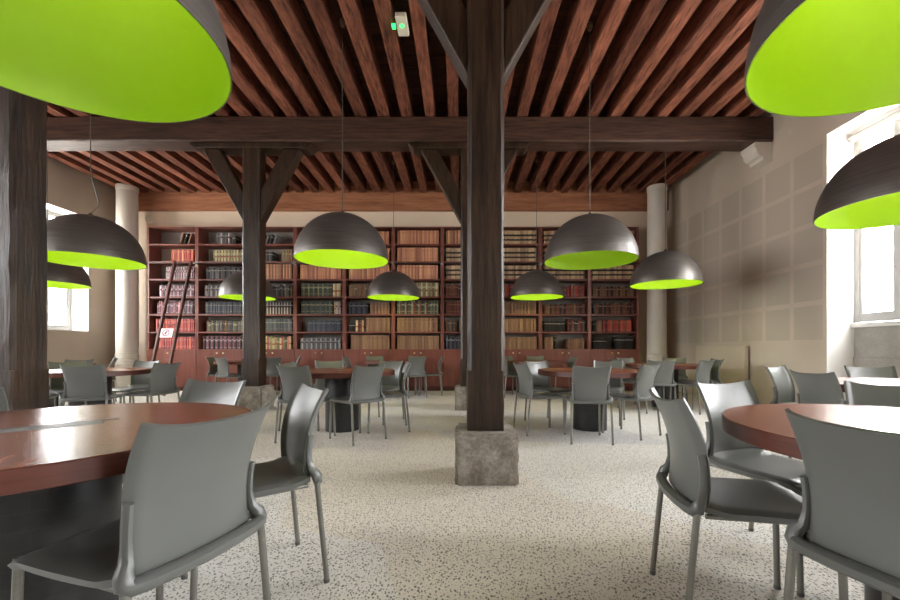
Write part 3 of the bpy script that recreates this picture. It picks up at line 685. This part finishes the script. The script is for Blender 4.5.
for i, (k, lab, pw) in enumerate(LP):
    o = lamp0 if i == 0 else copy_tree(lamp0)
    o.location = (TB[k][0], TB[k][1], ZL); o['label'] = lab; o.rotation_euler = (0, 0, i*1.3)
    if pw > 0:
        l = bpy.data.lights.new('bulb_glow', 'POINT'); l.energy = pw; l.color = (1, 0.72, 0.45); l.shadow_soft_size = 0.06
        lo = bpy.data.objects.new('bulb_glow', l); COL.objects.link(lo); lo.parent = o; lo.location = (0, 0, 0.29)
    if k == 'c':
        for ch in o.children:
            if ch.type == 'MESH' and ch.name.startswith('bulb'):
                ch.data = ch.data.copy(); ch.data.materials[0] = M['bulb_off']
    if k == 'f':
        o.rotation_euler = (0, 0, 0)
        for ch in list(o.children):
            if ch.name.startswith('cord'): bpy.data.objects.remove(ch, do_unlink=True)
        MB().tube([(0, 0, 0.60), (0.04, 0, 0.64), (0.10, 0, 0.70), (0.10, 0, 0.76), (0.07, 0, 0.86), (0.03, 0, 1.0), (0.0, 0, 1.2), (0.0, 0, 1.6), (0, 0, ZC-ZL-0.01)], 0.006, 6).build('cord', M['cord'], o, 60)

# ---------------------------------------------------------------- chairs
def sm(x, a_, b_):
    t_ = min(1, max(0, (x-a_)/(b_-a_))); return t_*t_*(3-2*t_)
def shell(fn, nu, nv, thick):
    """closed sheet: fn(u,v)->point, u in -1..1, v in 0..1"""
    P = [[Vector(fn(-1+2*i/nu, j/nv)) for i in range(nu+1)] for j in range(nv+1)]
    Nn = [[None]*(nu+1) for _ in range(nv+1)]
    for j in range(nv+1):
        for i in range(nu+1):
            du = P[j][min(i+1, nu)]-P[j][max(i-1, 0)]; dv = P[min(j+1, nv)][i]-P[max(j-1, 0)][i]
            Nn[j][i] = du.cross(dv).normalized()
    vs = [p for row in P for p in row]+[P[j][i]-Nn[j][i]*thick for j in range(nv+1) for i in range(nu+1)]
    q = (nu+1)*(nv+1); fs = []
    ix = lambda i, j: j*(nu+1)+i
    for j in range(nv):
        for i in range(nu):
            a_, b_, c_, d_ = ix(i, j), ix(i+1, j), ix(i+1, j+1), ix(i, j+1)
            fs += [(a_, b_, c_, d_), (q+d_, q+c_, q+b_, q+a_)]
    for i in range(nu):
        fs += [(ix(i, 0), q+ix(i, 0), q+ix(i+1, 0), ix(i+1, 0)), (ix(i+1, nv), q+ix(i+1, nv), q+ix(i, nv), ix(i, nv))]
    for j in range(nv):
        fs += [(ix(0, j+1), q+ix(0, j+1), q+ix(0, j), ix(0, j)), (ix(nu, j), q+ix(nu, j), q+ix(nu, j+1), ix(nu, j+1))]
    return MB().add(vs, fs)
def back_y(u, z):
    t_ = max(0.0, (z-0.46)/0.37)
    return -0.216 + 0.012*math.sin(PI*min(1, t_)) - 0.080*t_**2.2 - 0.030*(1-u*u) + 0.018*sm(abs(u), 0.90, 1.0)
def back_w(z):
    t_ = (z-0.46)/0.37
    return 0.191 + 0.011*sm(t_, 0.3, 1.0)
def f_back(u, v):
    zt = 0.823 + 0.014*u*u*u*u - 0.010*(1-u*u); zb = 0.441 + 0.012*(1-u*u)
    z = zb+(zt-zb)*v; return (u*back_w(z), back_y(u, z), z)
def f_seat(u, v):
    y = 0.225 - 0.435*v
    wd = 0.209 + 0.006*math.sin(PI*(1-v)) - 0.012*max(0, 1-v/0.05)**2
    z = 0.462 - 0.030*max(0, 1-v/0.18)**2 - 0.014*(1-u*u)*math.sin(PI*min(1, v*1.1+0.0)) + 0.016*sm(v, 0.82, 1.0)
    y -= 0.022*(1-u*u)*sm(v, 0.7, 1) - 0.012*(1-u*u)*sm(1-v, 0.85, 1)
    return (u*wd, y, z-0.012*max(0, abs(u)-0.86)/0.14)
def make_chair():
    t = thing('stacking_chair', '', 'chair', (0,0,0), 0, 'grey stacking chairs at the reading tables')
    P = M['plastic']
    seat = shell(f_seat, 16, 20, -0.022)
    seat.build('seat', P, t, 50)
    shell(f_back, 30, 22, 0.011).build('backrest', P, t, 50)
    # carrier rising at both sides of the backrest and closing behind the seat
    half = []
    for z in (0.640, 0.625, 0.60, 0.57, 0.54, 0.515, 0.495):
        k_ = sm(0.55-z, 0, 0.10)
        half.append(((back_w(z)-0.006+0.012*k_), back_y(1, z)-0.017-0.012*k_, z, 0.0095+0.0075*k_, 0.012+0.005*k_))
    half += [(0.205, -0.232, 0.475, 0.019, 0.017), (0.206, -0.238, 0.455, 0.021, 0.018), (0.196, -0.246, 0.447, 0.020, 0.018), (0.16, -0.258, 0.446, 0.019, 0.018), (0.09, -0.268, 0.446, 0.019, 0.018), (0, -0.272, 0.446, 0.019, 0.018)]
    pts = [(-a_, b_, c_, d_, e_) for a_, b_, c_, d_, e_ in half]+half[-2::-1]
    m = MB(); n = len(pts); vs = []; k = 8
    for i, p in enumerate(pts):
        wd, dp = p[3], p[4]; p = Vector(p[:3])
        tg = (Vector(pts[min(i+1, n-1)][:3])-Vector(pts[max(i-1, 0)][:3])).normalized()
        o_ = Vector((0, -1, 0)); o_ = (o_-tg*o_.dot(tg)).normalized(); s_ = tg.cross(o_)
        prof = [(-wd, -dp*0.7), (-wd*0.75, -dp), (wd*0.75, -dp), (wd, -dp*0.7), (wd, dp*0.4), (wd*0.5, dp), (-wd*0.5, dp), (-wd, dp*0.4)]
        vs += [p+s_*a_+o_*b_ for a_, b_ in prof]
    fs = []
    for i in range(n-1):
        for j in range(k): fs.append((i*k+j, i*k+(j+1) % k, (i+1)*k+(j+1) % k, (i+1)*k+j))
    fs += [tuple(range(k)), tuple((n-1)*k+j for j in range(k))]
    m.add(vs, fs); m.build('back_carrier', P, t, 48)
    # tube under-frame hidden below the seat
    m = MB()
    m.tube([(-0.182, 0.185, 0.428), (-0.188, -0.205, 0.428)], 0.010, 8); m.tube([(0.182, 0.185, 0.428), (0.188, -0.205, 0.428)], 0.010, 8)
    m.tube([(-0.18, 0.165, 0.426), (0.18, 0.165, 0.426)], 0.009, 8)
    m.build('under_frame', M['steel'], t, 50)
    for (x0, y0, x1, y1) in ((-0.190, 0.195, -0.198, 0.208), (0.190, 0.195, 0.198, 0.208), (-0.206, -0.238, -0.212, -0.278), (0.206, -0.238, 0.212, -0.278)):
        lg = MB().tube([(x0, y0, 0.447), (x1, y1, 0.014)], 0.0118, 12).build('leg', M['steel'], t, 50)
        MB().tube([(x1+(x0-x1)*0.03, y1+(y0-y1)*0.03, 0.016), (x1, y1, 0.0)], 0.0126, 12).build('foot_cap', M['rubber'], lg, 50)
    return t
# (x, y, facing x, facing y, label)
CH = [
 (-0.95, 1.22, -.953, .30, 'grey plastic chair seen from behind, nearest the camera at the near left table'),
 (-0.925, 1.755, -.79, -.61, 'grey plastic chair at the right side of the near left table, turned left'),
 (-1.445, 2.02, -.25, -.97, 'grey plastic chair facing the camera, behind the near left table'),
 (-1.86, 1.56, .95, -.30, 'grey plastic chair barely showing at the left photo edge above the table'),
 (1.098, 1.556, .98, -.20, 'grey plastic chair seen side on, left of the near right table'),
 (1.515, 1.92, .33, -.94, 'grey plastic chair facing the camera, tucked behind the near right table'),
 (1.278, 1.08, .945, .33, 'grey plastic chair seen from behind in the bottom right corner'),
 (2.085, 1.85, -.58, -.81, 'grey plastic chair showing only its top beyond the near right table'),
 (3.03, 3.17, 1, .0, 'grey plastic chair with dark back, left of the glaring table by the window'),
 (3.30, 3.80, .5, -.85, 'grey plastic chair tip behind the chair left of the glaring window table'),
 (4.01, 3.78, -.30, -.95, 'grey plastic chair beyond the glaring table, against the stone window apron'),
 (-1.685, 4.535, .27, .96, 'grey plastic chair seen from behind, left front of the table left of centre'),
 (-1.165, 4.553, -.74, .67, 'grey plastic chair seen from behind, right front of the table left of centre'),
 (-0.92, 5.05, -.97, -.22, 'grey plastic chair at the right of the table left of centre, light top'),
 (-1.79, 5.68, .40, -.9, 'grey plastic chair facing the camera behind the table left of centre'),
 (-1.10, 5.62, -.4, -.9, 'grey plastic chair with bluish back, far right of the table left of centre'),
 (-1.92, 5.16, 1, -.05, 'olive looking grey chair, far left of the table left of centre'),
 (1.42, 4.53, .09, .99, 'grey plastic chair seen squarely from behind, before the table right of centre'),
 (1.00, 4.94, .97, .24, 'grey plastic chair with curved bluish back, left of the table right of centre'),
 (2.00, 4.80, -.60, .80, 'grey plastic chair with white gap under back, right of the centre right table'),
 (2.02, 5.58, -.45, -.9, 'grey plastic chair facing the camera, far right of the centre right table'),
 (1.25, 5.58, .5, -.85, 'grey plastic chair with light top, far left of the centre right table'),
 (1.12, 8.55, .9, .3, 'dark inside chair left of the far table, just right of the central pillar'),
 (1.75, 9.22, -.1, -1, 'tan tinted chair facing the camera behind the far table right of pillar'),
 (1.225, 9.14, .55, -.83, 'grey chair beside the tan tinted chair at the far table right of pillar'),
 (2.22, 8.80, -.95, -.1, 'pale legged chair at the right of the far table right of pillar'),
 (3.15, 6.50, .15, .98, 'grey plastic chair seen from behind, front of the table before the radiator'),
 (3.71, 6.52, -.5, .85, 'grey plastic chair seen from behind, right front of the table before the radiator'),
 (4.10, 6.90, -1, .1, 'grey plastic chair nearest the radiator, right of its table'),
 (3.98, 7.52, -.5, -.85, 'olive grey chair facing the camera, behind the table before the radiator'),
 (3.30, 7.60, .3, -.95, 'grey chair facing the camera by the right column, behind the radiator table'),
 (2.98, 7.10, 1, 0, 'grey chair seen edge on, left of the table before the radiator'),
 (-4.255, 4.745, -.30, .95, 'dark grey chair seen squarely from behind, right of the left edge pillar'),
 (-4.00, 5.21, -1, .12, 'grey chair seen from behind just below the ladder'),
 (-4.66, 5.74, -.1, -1, 'grey chair facing the camera before the left round column'),
 (-5.15, 5.42, .8, -.5, 'grey chair facing right, against the left edge pillar'),
 (-5.12, 4.80, .8, .5, 'grey chair mostly hidden behind the left edge pillar, seat showing'),
 (-6.50, 6.75, -.9, .3, 'grey chair with sunlit top under the left window'),
 (-6.62, 7.36, -.8, -.6, 'grey chair tip with sunlit top, right of the left window chairs'),
 (-4.66, 8.36, .5, .85, 'pale green grey chair with its back to us, left of the braced pillar'),
 (-5.14, 8.85, 1, .1, 'grey chair seen edge on, farthest left at the far table behind braced pillar'),
 (-4.08, 8.55, -.75, .6, 'dark grey chair just right of the braced pillar at the far table'),
 (-3.90, 9.15, -.9, -.4, 'grey chair with bright tip, farther right of the braced pillar'),
 (-2.17, 8.69, 1, .0, 'olive grey chair left of the far table, left of the central pillar'),
 (-1.85, 9.19, .45, -.9, 'grey chair facing the camera, left behind the far table left of pillar'),
 (-1.08, 9.20, -.3, -.95, 'tan tinted chair facing the camera, right behind far table left of pillar'),
 (-1.00, 8.48, -.55, .83, 'dark grey chair seen from behind, front right of far table left of pillar'),
 (-0.655, 8.88, -1, .0, 'pale edged grey chair, rightmost at the far table left of pillar'),
]
ch0 = make_chair()
for i, (x, y, fx, fy, lab) in enumerate(CH):
    o = ch0 if i == 0 else copy_tree(ch0)
    o.location = (x, y, 0.001); o.rotation_euler = (0, 0, math.atan2(fy, fx)-PI/2); o['label'] = lab
